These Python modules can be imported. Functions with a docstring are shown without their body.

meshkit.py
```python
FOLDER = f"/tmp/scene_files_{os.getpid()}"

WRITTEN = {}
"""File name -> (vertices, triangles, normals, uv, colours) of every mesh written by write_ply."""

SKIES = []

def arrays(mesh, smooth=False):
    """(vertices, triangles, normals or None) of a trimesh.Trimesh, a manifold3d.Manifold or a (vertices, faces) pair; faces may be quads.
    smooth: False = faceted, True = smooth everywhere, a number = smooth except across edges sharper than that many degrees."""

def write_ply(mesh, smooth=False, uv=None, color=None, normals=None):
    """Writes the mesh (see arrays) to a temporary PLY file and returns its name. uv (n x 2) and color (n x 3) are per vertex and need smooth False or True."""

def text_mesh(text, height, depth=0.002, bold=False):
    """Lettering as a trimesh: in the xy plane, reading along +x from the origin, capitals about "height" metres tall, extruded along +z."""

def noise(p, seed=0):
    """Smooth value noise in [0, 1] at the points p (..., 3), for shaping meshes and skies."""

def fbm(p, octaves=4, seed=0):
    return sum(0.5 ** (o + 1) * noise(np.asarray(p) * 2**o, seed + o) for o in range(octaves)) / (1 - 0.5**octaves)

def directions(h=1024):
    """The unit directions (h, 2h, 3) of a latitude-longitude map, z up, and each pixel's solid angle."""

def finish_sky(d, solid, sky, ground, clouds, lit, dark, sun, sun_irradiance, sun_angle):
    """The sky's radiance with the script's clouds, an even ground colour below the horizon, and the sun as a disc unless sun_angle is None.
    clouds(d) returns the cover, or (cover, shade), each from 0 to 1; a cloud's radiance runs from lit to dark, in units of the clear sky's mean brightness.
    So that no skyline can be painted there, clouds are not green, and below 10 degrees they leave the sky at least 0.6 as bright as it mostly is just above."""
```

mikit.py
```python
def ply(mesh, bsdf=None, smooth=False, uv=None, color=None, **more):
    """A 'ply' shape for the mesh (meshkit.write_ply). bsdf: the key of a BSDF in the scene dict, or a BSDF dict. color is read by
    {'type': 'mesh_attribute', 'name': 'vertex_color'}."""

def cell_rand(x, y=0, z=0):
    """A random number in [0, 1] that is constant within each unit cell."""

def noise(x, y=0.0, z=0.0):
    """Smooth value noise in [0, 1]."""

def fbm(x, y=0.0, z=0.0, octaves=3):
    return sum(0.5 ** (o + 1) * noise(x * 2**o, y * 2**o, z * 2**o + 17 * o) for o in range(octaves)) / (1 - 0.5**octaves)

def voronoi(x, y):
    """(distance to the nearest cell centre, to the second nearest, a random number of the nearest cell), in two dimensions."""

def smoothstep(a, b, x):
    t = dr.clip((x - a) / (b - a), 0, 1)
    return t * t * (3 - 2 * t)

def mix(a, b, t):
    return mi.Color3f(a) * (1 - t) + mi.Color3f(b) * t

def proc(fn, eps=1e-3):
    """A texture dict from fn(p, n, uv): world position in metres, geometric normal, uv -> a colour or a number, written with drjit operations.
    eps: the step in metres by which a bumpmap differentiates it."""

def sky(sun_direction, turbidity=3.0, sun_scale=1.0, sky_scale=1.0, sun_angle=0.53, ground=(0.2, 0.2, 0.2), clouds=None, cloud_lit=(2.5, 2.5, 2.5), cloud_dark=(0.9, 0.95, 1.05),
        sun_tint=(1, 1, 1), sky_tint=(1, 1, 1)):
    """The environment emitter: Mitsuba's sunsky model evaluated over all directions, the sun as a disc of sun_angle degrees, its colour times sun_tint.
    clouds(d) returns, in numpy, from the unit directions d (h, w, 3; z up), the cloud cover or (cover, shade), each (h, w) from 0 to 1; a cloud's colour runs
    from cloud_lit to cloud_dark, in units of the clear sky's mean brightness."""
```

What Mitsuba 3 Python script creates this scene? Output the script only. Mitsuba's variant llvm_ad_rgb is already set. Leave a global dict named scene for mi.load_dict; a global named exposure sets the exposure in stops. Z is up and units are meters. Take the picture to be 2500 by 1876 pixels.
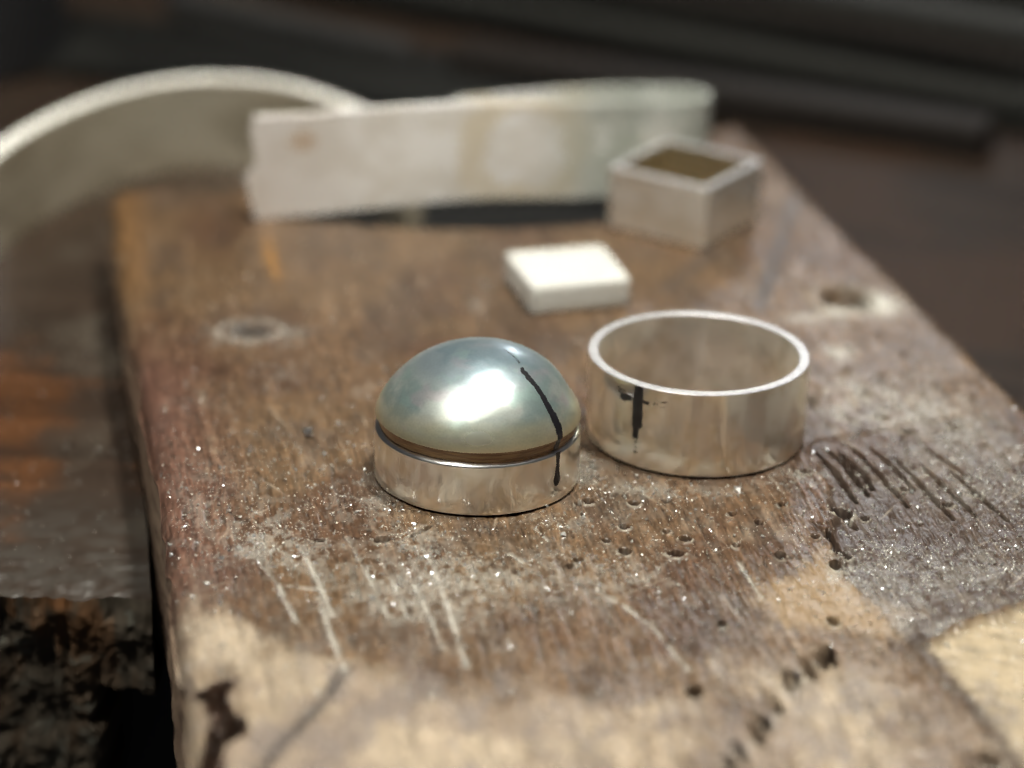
import math
import numpy as np
import trimesh
import drjit as dr
import mitsuba as mi
import mikit
import meshkit
from mikit import proc, noise, fbm, smoothstep, mix, voronoi
from scipy.interpolate import CubicSpline, RegularGridInterpolator
from scipy.spatial import cKDTree

T = mi.ScalarTransform4f
MM = 0.001
scene, labels = {}, {}
rng = np.random.default_rng(7)

# ------------------------------------------------------------------ camera, lamps, exposure
EYE = np.array([0.0, -190.0, 84.979])
FWD = np.array([0.0, 0.92078157, -0.39007859])
UP = np.array([-0.0288127, 0.38991664, 0.92039928])
scene['camera'] = {
    'type': 'thinlens', 'fov': 20.2289, 'fov_axis': 'x', 'near_clip': 0.01, 'far_clip': 5.0,
    'aperture_radius': 2.7 * MM, 'focus_distance': 195.5 * MM,
    'to_world': T().look_at(origin=(EYE * MM).tolist(), target=((EYE + 200 * FWD) * MM).tolist(), up=UP.tolist())}
exposure = 0.0
scene['ambient'] = {'type': 'constant', 'radiance': {'type': 'rgb', 'value': [0.031, 0.031, 0.032]}}

LAMPS = [  # position (mm), aim (mm), radius (mm), radiance
    ((-62.0, -88.0, 218.0), (0, 0, 0), 16.0, (190, 186, 167)),
    ((40.0, 0.0, 232.0), (4, 0, 0), 16.0, (290, 283, 253)),
]
BACK_LAMPS = [((62.0, 300.0, 112.0), (0, 0, 5), 4.2, (150, 154, 160)), ((78.0, 300.0, 150.0), (0, 0, 5), 4.2, (150, 154, 160))]


# ------------------------------------------------------------------ helpers
def add(key, v, f=None, bsdf=None, smooth=False, **kw):
    """one entry of the scene, from a mesh given in millimetres"""
    if f is None:
        v, f = np.asarray(v.vertices), np.asarray(v.faces)
    scene[key] = mikit.ply((np.asarray(v, float) * MM, np.asarray(f)), bsdf, smooth=smooth, **kw)


def tag(key, label, category=None, group=None, kind=None):
    labels[key] = {k: x for k, x in dict(label=label, category=category, group=group, kind=kind).items() if x}


def grid_faces(n, m, closed=False):
    i, j = np.meshgrid(np.arange(n - 1), np.arange(m if closed else m - 1), indexing='ij')
    k = (j + 1) % m
    return np.stack([i * m + j, i * m + k, (i + 1) * m + k, (i + 1) * m + j], -1).reshape(-1, 4)


def tri(q):
    return np.vstack([q[:, [0, 1, 2]], q[:, [0, 2, 3]]])


def N3(x, y, z=0.0, s=0):
    x, y = np.broadcast_arrays(np.asarray(x, float), np.asarray(y, float))
    return meshkit.noise(np.stack([x, y, np.full_like(x, 0) + z], -1), s)


def F3(x, y, z=0.0, s=0, o=4):
    x, y = np.broadcast_arrays(np.asarray(x, float), np.asarray(y, float))
    return meshkit.fbm(np.stack([x, y, np.full_like(x, 0) + z], -1), o, s)


def sm(a, b, x):
    t = np.clip((x - a) / (b - a), 0, 1)
    return t * t * (3 - 2 * t)


def lerp3(c, d, t):
    return c * (1 - t[..., None]) + np.asarray(d, float) * t[..., None]


def seg_dist(x, y, pts, reach):
    """distance to a polyline and the fraction along it, where nearer than reach (else reach)"""
    p = np.asarray(pts, float)
    d, a = np.full(x.shape, float(reach)), np.zeros(x.shape)
    cum = np.r_[0, np.cumsum(np.linalg.norm(np.diff(p, axis=0), axis=1))]
    for k in range(len(p) - 1):
        lo, hi = np.minimum(p[k], p[k + 1]) - reach, np.maximum(p[k], p[k + 1]) + reach
        on = (x > lo[0]) & (x < hi[0]) & (y > lo[1]) & (y < hi[1])
        if not on.any():
            continue
        e = p[k + 1] - p[k]
        t = np.clip(((x[on] - p[k, 0]) * e[0] + (y[on] - p[k, 1]) * e[1]) / (e @ e), 0, 1)
        dd = np.hypot(x[on] - p[k, 0] - t * e[0], y[on] - p[k, 1] - t * e[1])
        better = dd < d[on]
        d[on] = np.where(better, dd, d[on])
        a[on] = np.where(better, (cum[k] + t * (cum[k + 1] - cum[k])) / cum[-1], a[on])
    return d, a


def inside(x, y, poly):
    """signed distance to a polygon, positive inside"""
    p = np.asarray(poly, float)
    ins, d = np.zeros(x.shape, bool), np.full(x.shape, 1e9)
    for a, b in zip(p, np.roll(p, -1, axis=0)):
        cond = (a[1] > y) != (b[1] > y)
        with np.errstate(divide='ignore', invalid='ignore'):
            ins ^= cond & (x < (b[0] - a[0]) * (y - a[1]) / (b[1] - a[1] + 1e-12) + a[0])
        e = b - a
        t = np.clip(((x - a[0]) * e[0] + (y - a[1]) * e[1]) / (e @ e), 0, 1)
        d = np.minimum(d, np.hypot(x - a[0] - t * e[0], y - a[1] - t * e[1]))
    return np.where(ins, d, -d)


# ------------------------------------------------------------------ materials
def principled(base, rough, **k):
    b = base if isinstance(base, dict) else {'type': 'rgb', 'value': list(base)}
    r = rough if isinstance(rough, dict) else float(rough)
    return {'type': 'twosided', 'b': {'type': 'principled', 'base_color': b, 'roughness': r, **k}}


VC = {'type': 'mesh_attribute', 'name': 'vertex_color'}


def grit(p, n, uv):
    x, y, z = p.x * 1000, p.y * 1000, p.z * 1000
    a = noise(x * 7, y * 4.5, z * 7)
    b = noise(x * 15 + 5, y * 11, z * 15)
    return (0.012 * a + 0.007 * b) * 0.001


scene['m_pin_wood'] = {'type': 'twosided', 'b': {'type': 'bumpmap', 't': proc(grit, 2e-5), 'scale': 1.0, 'b': {
    'type': 'principled', 'base_color': VC, 'roughness': 0.32, 'specular': 0.34}}}
scene['m_raw_wood'] = principled(VC, 0.7, specular=0.15)
scene['m_bench_far'] = principled(VC, 0.55, specular=0.12)
scene['m_bench_wood'] = principled(VC, 0.36, specular=0.30)


def silver_col(p, n, uv):
    x, y, z = p.x * 1000, p.y * 1000, p.z * 1000
    a = dr.atan2(y + 5.875, x + 2.316)
    b = dr.atan2(y - 2.223, x - 13.449)
    streak = fbm(a * 14 + b * 11, z * 0.25, 3.0)
    cloud = fbm(x * 0.8, y * 0.8, z * 0.8)
    c = mix((0.985, 0.97, 0.90), (0.87, 0.82, 0.69), smoothstep(0.42, 0.72, streak * 0.35 + cloud * 0.65))
    return c


def silver_rough(p, n, uv):
    x, y, z = p.x * 1000, p.y * 1000, p.z * 1000
    return 0.27 + 0.16 * fbm(x * 1.1, y * 1.1, z * 0.5)


def inside_col(p, n, uv):
    x, y, z = p.x * 1000, p.y * 1000, p.z * 1000
    k = fbm(x * 0.7, y * 0.7, z * 0.5)
    return mix((0.97, 0.96, 0.90), (0.80, 0.77, 0.68), smoothstep(0.45, 0.75, k))


scene['m_silver_inside'] = principled(proc(inside_col), 0.15, metallic=0.80)


def silver_bump(p, n, uv):
    x, y, z = p.x * 1000, p.y * 1000, p.z * 1000
    a = dr.atan2(y + 5.875, x + 2.316)
    b = dr.atan2(y - 2.223, x - 13.449)
    w = noise(a * 6 + 40, b * 6, z * 0.15) * 0.040 + fbm(a * 20 + 40, b * 20, z * 0.5) * 0.010
    return 0.001 * (w + 0.0012 * noise(a * 3, b * 3, z * 28) + 0.0015 * noise(x * 11, y * 11, z * 11))


scene['m_silver'] = {'type': 'twosided', 'b': {'type': 'bumpmap', 't': proc(silver_bump, 2e-5), 'scale': 1.0, 'b': {
    'type': 'principled', 'base_color': proc(silver_col), 'roughness': 0.17, 'metallic': 0.92, 'specular': 0.6}}}


def filed_col(p, n, uv):
    x, y, z = p.x * 1000, p.y * 1000, p.z * 1000
    k = fbm(x * 6, y * 6, z * 2)
    return mix((0.62, 0.615, 0.635), (0.40, 0.395, 0.415), smoothstep(0.45, 0.8, k))


scene['m_filed_silver'] = principled(proc(filed_col), 0.42, metallic=0.55, specular=0.6)
scene['m_painted_glare_silver'] = principled((0.86, 0.84, 0.78), 0.5, metallic=0.1)  # whitened to paint in the light on the hoop's top edge
scene['m_bright_silver'] = principled((0.95, 0.94, 0.92), 0.22, metallic=1.0)


def pickled_col(p, n, uv):
    x, y, z = p.x * 1000, p.y * 1000, p.z * 1000
    c = mix((0.97, 0.96, 0.94), (0.84, 0.81, 0.76), smoothstep(0.4, 0.7, fbm(x * 0.35, y * 0.35, z * 0.35)))
    # yellow fire stain round a clean disc, painted shading greys both ends of the bow
    d = dr.sqrt(dr.square((x - 0.6) / 4.0) + dr.square((z - 5.6) / 4.4))
    w = d + 0.5 * (fbm(x * 0.5, z * 0.5, 2.0) - 0.5)
    ring = smoothstep(0.80, 0.95, w) * (1 - smoothstep(1.25, 1.75, w))
    c = mix(c, (0.74, 0.64, 0.46), ring * 0.62)
    turn_shade = smoothstep(0.0, 9.0, x) * smoothstep(0.05, 0.45, fbm(x * 0.6, z * 0.6, 9.0))
    c = mix(c, (0.42, 0.45, 0.40), turn_shade * 0.85)
    c = mix(c, (0.66, 0.60, 0.57), (1 - smoothstep(-22.0, -10.0, x)) * 0.6)
    s = dr.sqrt(dr.square((x + 18.6) / 1.3) + dr.square((z - 7.2) / 1.0))
    c = mix(c, (0.56, 0.42, 0.30), (1 - smoothstep(0.4, 1.3, s)) * 0.8)
    return c


scene['m_pickled_silver'] = principled(proc(pickled_col), 0.42, metallic=0.42, specular=0.6)


def hoop_col(p, n, uv):
    x, y, z = p.x * 1000, p.y * 1000, p.z * 1000
    return mix((0.60, 0.54, 0.43), (0.40, 0.35, 0.26), smoothstep(0.35, 0.75, fbm(x * 0.15, y * 0.15, z * 0.3)))  # tan reflection of the wood put into the colour


scene['m_hoop_silver'] = principled(proc(hoop_col), 0.30, metallic=0.65, specular=0.5)


def box_col(p, n, uv):
    x, y, z = p.x * 1000, p.y * 1000, p.z * 1000
    return mix((0.95, 0.93, 0.88), (0.84, 0.79, 0.70), smoothstep(0.35, 0.7, fbm(x * 0.5, y * 0.5, z * 0.6)))


scene['m_box_inside'] = principled((0.62, 0.54, 0.36), 0.35, metallic=0.9)
scene['m_box_silver'] = principled(proc(box_col), 0.38, metallic=0.76)


def tile_col(p, n, uv):
    x, y, z = p.x * 1000, p.y * 1000, p.z * 1000
    band = fbm(x * 0.3, y * 0.3, z * 2.2)
    return mix((0.55, 0.545, 0.515), (0.49, 0.45, 0.38), smoothstep(0.5, 0.8, band) * 0.6)


scene['m_shell_white'] = principled(proc(tile_col), 0.38, specular=0.5, sheen=0.2)


def pearl_col(p, n, uv):
    x, y, z = p.x * 1000 + 2.316, p.y * 1000 + 5.875, p.z * 1000
    k = fbm(x * 0.55 + 3, y * 0.55, z * 0.55, octaves=4)
    h = fbm(x * 0.35 + 9, y * 0.5, z * 0.9, octaves=3)
    c = mix((0.31, 0.40, 0.39), (0.53, 0.57, 0.53), smoothstep(0.35, 0.65, k))
    c = mix(c, (0.22, 0.30, 0.37), smoothstep(7.4, 9.4, z + (k - 0.5) * 2.0) * 0.7)       # blue crown
    c = mix(c, (0.52, 0.42, 0.47), smoothstep(0.55, 0.75, h) * 0.40)                        # pink overtone
    c = mix(c, (0.34, 0.47, 0.44), smoothstep(0.55, 0.75, fbm(x * 0.8, y * 0.8 + 5, z)) * 0.5)  # green overtone
    rim = (1 - smoothstep(5.0, 7.0, z + (h - 0.5) * 1.4))
    c = mix(c, (0.66, 0.58, 0.36), rim * 0.8)                                              # yellow edge
    sp = noise(x * 9, y * 9, z * 9)
    return c * (0.94 + 0.12 * sp)


scene['m_pearl_gloss'] = {'type': 'roughconductor', 'material': 'none', 'alpha': 0.035}
scene['m_pearl_body'] = {'type': 'principled', 'base_color': proc(pearl_col), 'roughness': 0.36, 'metallic': 0.76, 'specular': 0.6}


def pearl_bump(p, n, uv):
    x, y, z = p.x * 1000, p.y * 1000, p.z * 1000
    return 0.001 * (0.020 * noise(x * 1.3, y * 1.3, z * 1.3) + 0.006 * noise(x * 4, y * 4, z * 4))


scene['m_pearl'] = {'type': 'bumpmap', 't': proc(pearl_bump, 3e-5), 'scale': 1.0, 'b': {
    'type': 'blendbsdf', 'weight': 0.05, 'a': {'type': 'ref', 'id': 'm_pearl_body'}, 'b': {'type': 'ref', 'id': 'm_pearl_gloss'}}}


def shell_edge_col(p, n, uv):
    x, y, z = p.x * 1000, p.y * 1000, p.z * 1000
    return mix((0.30, 0.19, 0.09), (0.16, 0.09, 0.04), smoothstep(0.3, 0.7, fbm(x * 0.8, y * 0.8, z * 6)))


scene['m_shell_edge'] = principled(proc(shell_edge_col), 0.35, specular=0.5)
scene['m_ink'] = principled((0.008, 0.008, 0.010), 0.35, specular=0.5)
scene['m_dust'] = principled((0.60, 0.575, 0.52), 0.7)
scene['m_filings'] = principled((0.92, 0.91, 0.88), 0.28, metallic=0.84)
scene['m_lamp_shade'] = principled((0.05, 0.05, 0.05), 0.5)
scene['m_black'] = principled((0.008, 0.008, 0.009), 0.5)


def bar_col(p, n, uv):
    x, y, z = p.x * 1000, p.y * 1000, p.z * 1000
    u, v = x * 0.88 - y * 0.47, x * 0.47 + y * 0.88
    k = fbm(u * 0.05, v * 0.9, z * 0.9)
    return mix((0.0035, 0.0035, 0.0032), (0.014, 0.014, 0.0125), smoothstep(0.35, 0.7, k))


scene['m_bar_grey'] = principled((0.022, 0.022, 0.020), 0.6, specular=0.2)
scene['m_bar_brown'] = principled((0.013, 0.0105, 0.009), 0.6, specular=0.2)
scene['m_bar'] = principled(proc(bar_col), 0.6, specular=0.15)


def plate_col(p, n, uv):
    return mix((0.045, 0.045, 0.045), (0.034, 0.032, 0.032), fbm(p.x * 200, p.y * 200))


scene['m_plate'] = principled(proc(plate_col), 0.5, metallic=0.3)

# ------------------------------------------------------------------ the wooden bench pin
# features of its worn top, in millimetres (x right, y away, origin near the jewels)
PITS = [(5.49, -9.98, 0.45, 0.6, 0.35), (8.7, -10.14, 0.4, 0.5, 0.3), (10.97, -9.61, 0.35, 0.4, 0.3), (15.36, -11.33, 0.3, 0.4, 0.3), (7.97, -13.87, 0.4, 0.5, 0.3), (10.78, -14.4, 0.3, 0.4, 0.25), (7.87, -17.56, 0.45, 0.6, 0.4), (6.66, -16.1, 0.3, 0.4, 0.3), (11.27, -17.76, 0.6, 0.6, 0.4), (4.76, -19.15, 0.35, 0.5, 0.35), (11.99, -15.39, 0.4, 0.5, 0.3), (-8.42, -16.94, 0.6, 0.55, 0.4), (-12.59, -17.22, 0.5, 0.3, 0.3), (11.62, -36.54, 0.55, 0.9, 0.5), (20.96, -26.78, 0.4, 0.8, 0.5), (19.02, -9.45, 0.35, 0.4, 0.35), (24.69, -10.56, 0.3, 0.4, 0.3), (23.15, -9.92, 0.7, 0.9, 0.5), (22.47, -16.48, 0.6, 0.8, 0.6), (21.95, -18.73, 0.5, 0.8, 0.6), (4.14, -20.08, 0.3, 0.4, 0.25), (13.81, -27.67, 0.3, 0.6, 0.3), (18.25, -17.59, 0.35, 0.6, 0.35), (27.96, -5.79, 0.4, 0.35, 0.3), (27.64, 6.44, 0.5, 0.5, 0.3), (29.26, 3.99, 0.5, 0.4, 0.3), (26.87, 10.78, 0.4, 0.6, 0.25), (25.9, 15.26, 0.35, 0.6, 0.25), (30.8, -7.9, 0.4, 0.4, 0.3), (32.97, -6.22, 0.4, 0.4, 0.3), (22.69, 9.14, 0.3, 0.6, 0.25), (21.08, -3.92, 0.5, 0.5, 0.3), (28.63, -43.57, 0.7, 1.2, 0.6), (20.84, -14.46, 0.3, 0.5, 0.25), (17.2, -12.53, 0.3, 0.4, 0.25), (15.39, -16.23, 0.3, 0.45, 0.25), (4.85, -10.4, 0.3, 0.4, 0.25), (32.82, 5.1, 0.5, 0.4, 0.25), (34.77, 1.88, 0.4, 0.4, 0.25)]
CRACKS = [([(22.13, -0.24), (23.15, -2.99), (24.31, -7.96)], 0.16, 0.5), ([(23.09, 0.07), (24.19, -2.52), (25.25, -6.75)], 0.2, 0.55), ([(23.89, -0.36), (25.18, -3.24), (25.65, -5.95)], 0.2, 0.5), ([(25.1, -0.03), (26.4, -3.55), (27.88, -8.47)], 0.14, 0.4), ([(24.84, 0.77), (25.65, -1.21)], 0.14, 0.4), ([(26.2, 0.86), (27.53, -2.28), (28.62, -5.75)], 0.12, 0.35), ([(27.71, -0.66), (29.21, -4.93), (30.83, -10.15)], 0.12, 0.35), ([(29.59, -1.74), (31.33, -6.34), (32.5, -9.67)], 0.12, 0.35), ([(31.51, -2.41), (33.25, -6.59), (34.66, -10.26)], 0.12, 0.35), ([(30.28, 1.15), (32.96, -3.89)], 0.1, 0.3), ([(-6.44, -16.1), (-5.79, -15.21), (-5.18, -14.59)], 0.12, 0.3), ([(21.88, -13.31), (22.44, -16.83)], 0.22, 0.5), ([(22.58, -9.21), (23.9, -12.08)], 0.2, 0.4)]
SCRATCHES = [([(-5.95, -16.57), (-5.24, -18.97), (-3.79, -25.57), (-2.23, -34.15)], 0.3), ([(-6.87, -20.11), (-5.45, -25.02), (-3.73, -31.84)], 0.26), ([(-14.52, -23.76), (-13.28, -24.21), (-11.78, -24.24)], 0.2), ([(15.28, -17.99), (15.88, -20.69), (16.59, -23.64)], 0.2), ([(9.1, -27.33), (10.17, -30.38), (11.33, -33.63)], 0.25), ([(5.92, -23.32), (7.67, -25.5), (9.09, -27.64)], 0.3), ([(-11.99, -25.43), (-10.9, -30.44), (-9.76, -34.6)], 0.3), ([(-16.33, -20.38), (-14.83, -23.64), (-13.22, -28.71)], 0.25), ([(-0.17, -17.95), (1.08, -19.59)], 0.2), ([(1.66, -13.92), (2.76, -16.35)], 0.15), ([(-13.76, -18.13), (-12.13, -23.47), (-10.93, -27.93)], 0.25), ([(-10.77, -16.53), (-8.87, -22.6), (-7.41, -27.72)], 0.22), ([(-8.45, -19.18), (-7.34, -23.17), (-6.23, -27.64)], 0.22)]
LINES = [([(24.82, 55.28), (23.66, 47.8), (21.84, 38.39), (20.03, 28.04)], 0.62), ([(16.86, 40.8), (14.67, 36.14), (12.55, 31.64)], 0.85), ([(-9.76, -34.6), (-10.98, -39.29), (-12.82, -43.79), (-14.25, -48.58)], 0.5), ([(26.12, -29.41), (27.7, -34.13), (29.26, -39.19), (30.44, -44.53)], 0.8)]
STEP = [(21.49, 0.94), (22.44, -5.39), (22.44, -10.71), (22.16, -16.5), (22.44, -20.61), (23.7, -23.19), (24.82, -26.67), (25.2, -28.53), (26.14, -29.28), (27.98, -27.43), (30.08, -25.07), (32.03, -23.98), (34.41, -22.19), (37.64, -20.98), (44.96, 7.68), (38.79, 10.04)]
CARVE = [(26.14, -29.28), (27.98, -27.43), (30.08, -25.07), (32.03, -23.98), (34.41, -22.19), (42.88, -20.65), (60, -30), (60, -70), (36.89, -70), (30.6, -46.59), (28.98, -39.2), (27.7, -34.13)]
SAW = [(13.24, -44.97), (14.01, -43.34), (14.99, -41.77), (15.74, -39.97), (16.56, -38.24), (17.35, -35.21), (18.05, -34.23), (18.78, -33.36), (19.6, -32.24), (20.42, -31.1)]
TAN_PATCH = [(16.39, -24.3), (21.34, -15.85), (21.98, -20.63), (24.1, -25.12), (25.17, -28.85), (22.34, -27.77), (17.95, -27.41)]
DUST = [(-16.54, -14.77, 2.2, 3, 0.5), (-6.12, -16.23, 1.6, 2, 0.8), (-13.96, -19.53, 4, 3, 0.5), (-4.95, -22.35, 3, 4, 0.55), (-2.77, -24.85, 3, 4, 0.45), (1.7, -21.93, 4, 3, 0.35), (-7.8, -25.82, 4, 4, 0.45), (7.77, -21.54, 5, 4, 0.3), (3.24, -13.45, 3, 1.5, 0.35), (-9.55, -10.62, 2.5, 4, 0.35), (5.24, -4.22, 1, 3, 0.9), (10.39, -7.76, 5, 1.2, 0.45), (26.35, 12.54, 3, 4, 0.4), (29.41, 8.3, 5, 5, 0.75), (33.17, 2.6, 5, 5, 0.8), (34.63, -3.78, 5, 5, 0.55), (23.99, 6.18, 2, 3, 0.6), (25.12, -15.6, 2, 3, 0.6), (23.43, -19.87, 2.2, 2.5, 0.95), (26.21, -22.37, 4, 4, 0.55), (30.32, -18.74, 4, 3, 0.55), (32.17, -16.55, 2, 2, 0.8), (29.58, 29.83, 1.6, 2.0, 0.9), (25.34, 24.89, 2.5, 1.5, 0.4), (25.17, 18.98, 1.6, 2, 0.6), (-17.2, 12.04, 2, 4, 0.25), (-23.26, 19.15, 1.2, 1.5, 0.5), (-17.47, 19.59, 1.2, 1.5, 0.5), (-20.5, 16.94, 2.5, 0.7, 0.5), (-11.3, 7.98, 1, 1, 0.4), (-3.04, 26.73, 0.8, 1.2, 0.6), (-2.55, 30.43, 0.8, 1.5, 0.5), (-16.52, -18.31, 2, 2, 0.5), (-20.83, -12.86, 2, 5, 0.25), (19.69, -4.8, 2, 2, 0.5), (28.64, -4.19, 6, 3, 0.35), (32.05, 15.72, 3, 3, 0.2)]
BARE = [(-12.91, -39.4, 5, 5, 0.8), (-14.94, -35.5, 3, 3, 0.6), (-5.07, -41.17, 9, 5, 0.8), (3.16, -42.88, 9, 5, 0.7), (-10.24, -45.77, 8, 5, 1), (-19.11, -28.44, 1.2, 5, 0.7), (-18.35, -32.72, 2.5, 3, 0.6), (10.06, -40.3, 8, 4, 0.75), (14.72, -31.93, 5, 3, 0.6), (19.52, -36.36, 4, 3, 0.7), (22.56, -39.57, 5, 5, 0.6), (22.6, -25.21, 3.5, 3, 0.8), (-10.99, -35.26, 3, 2, 0.7), (18.79, -12.42, 5, 2, 0.25), (21.9, 28.7, 2, 3, 0.2)]
CHIP = [(-18.67, -38.04), (-17.71, -37.29), (-15.85, -36.25), (-16.19, -38.46), (-16.16, -40.15), (-14.77, -41.73), (-14.75, -43.36), (-15.67, -45.02), (-15.88, -48.16), (-17.32, -48.24), (-17.6, -44.07), (-17.36, -41.88)]
L_EDGE = np.array([(-36.6, 54.0), (-36.04, 50.6), (-31.84, 26.5), (-28.06, 8.5), (-24.98, -6.3), (-21.92, -23.4), (-19.1, -38.6), (-17.6, -47.2), (-15.0, -62.0)])[::-1]
R_EDGE = np.array([(21.1, 77.9), (24.97, 63.75), (28.07, 50.6), (31.02, 39.7), (33.74, 29.6), (36.2, 19.8), (38.8, 10.0), (43.0, -8.0), (47.0, -30.0), (50.0, -62.0)])[::-1]


def xl(y):
    return np.interp(y, L_EDGE[:, 1], L_EDGE[:, 0])


def xr(y):
    return np.interp(y, R_EDGE[:, 1], R_EDGE[:, 0])


def gauss_sum(x, y, items):
    out = np.zeros(x.shape)
    for cx, cy, rx, ry, w in items:
        out += w * np.exp(-((x - cx) / rx) ** 2 - ((y - cy) / ry) ** 2)
    return out


def wood_uv(x, y):
    s = (x - xl(y)) / (xr(y) - xl(y))
    return s * 64.0, y


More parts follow.
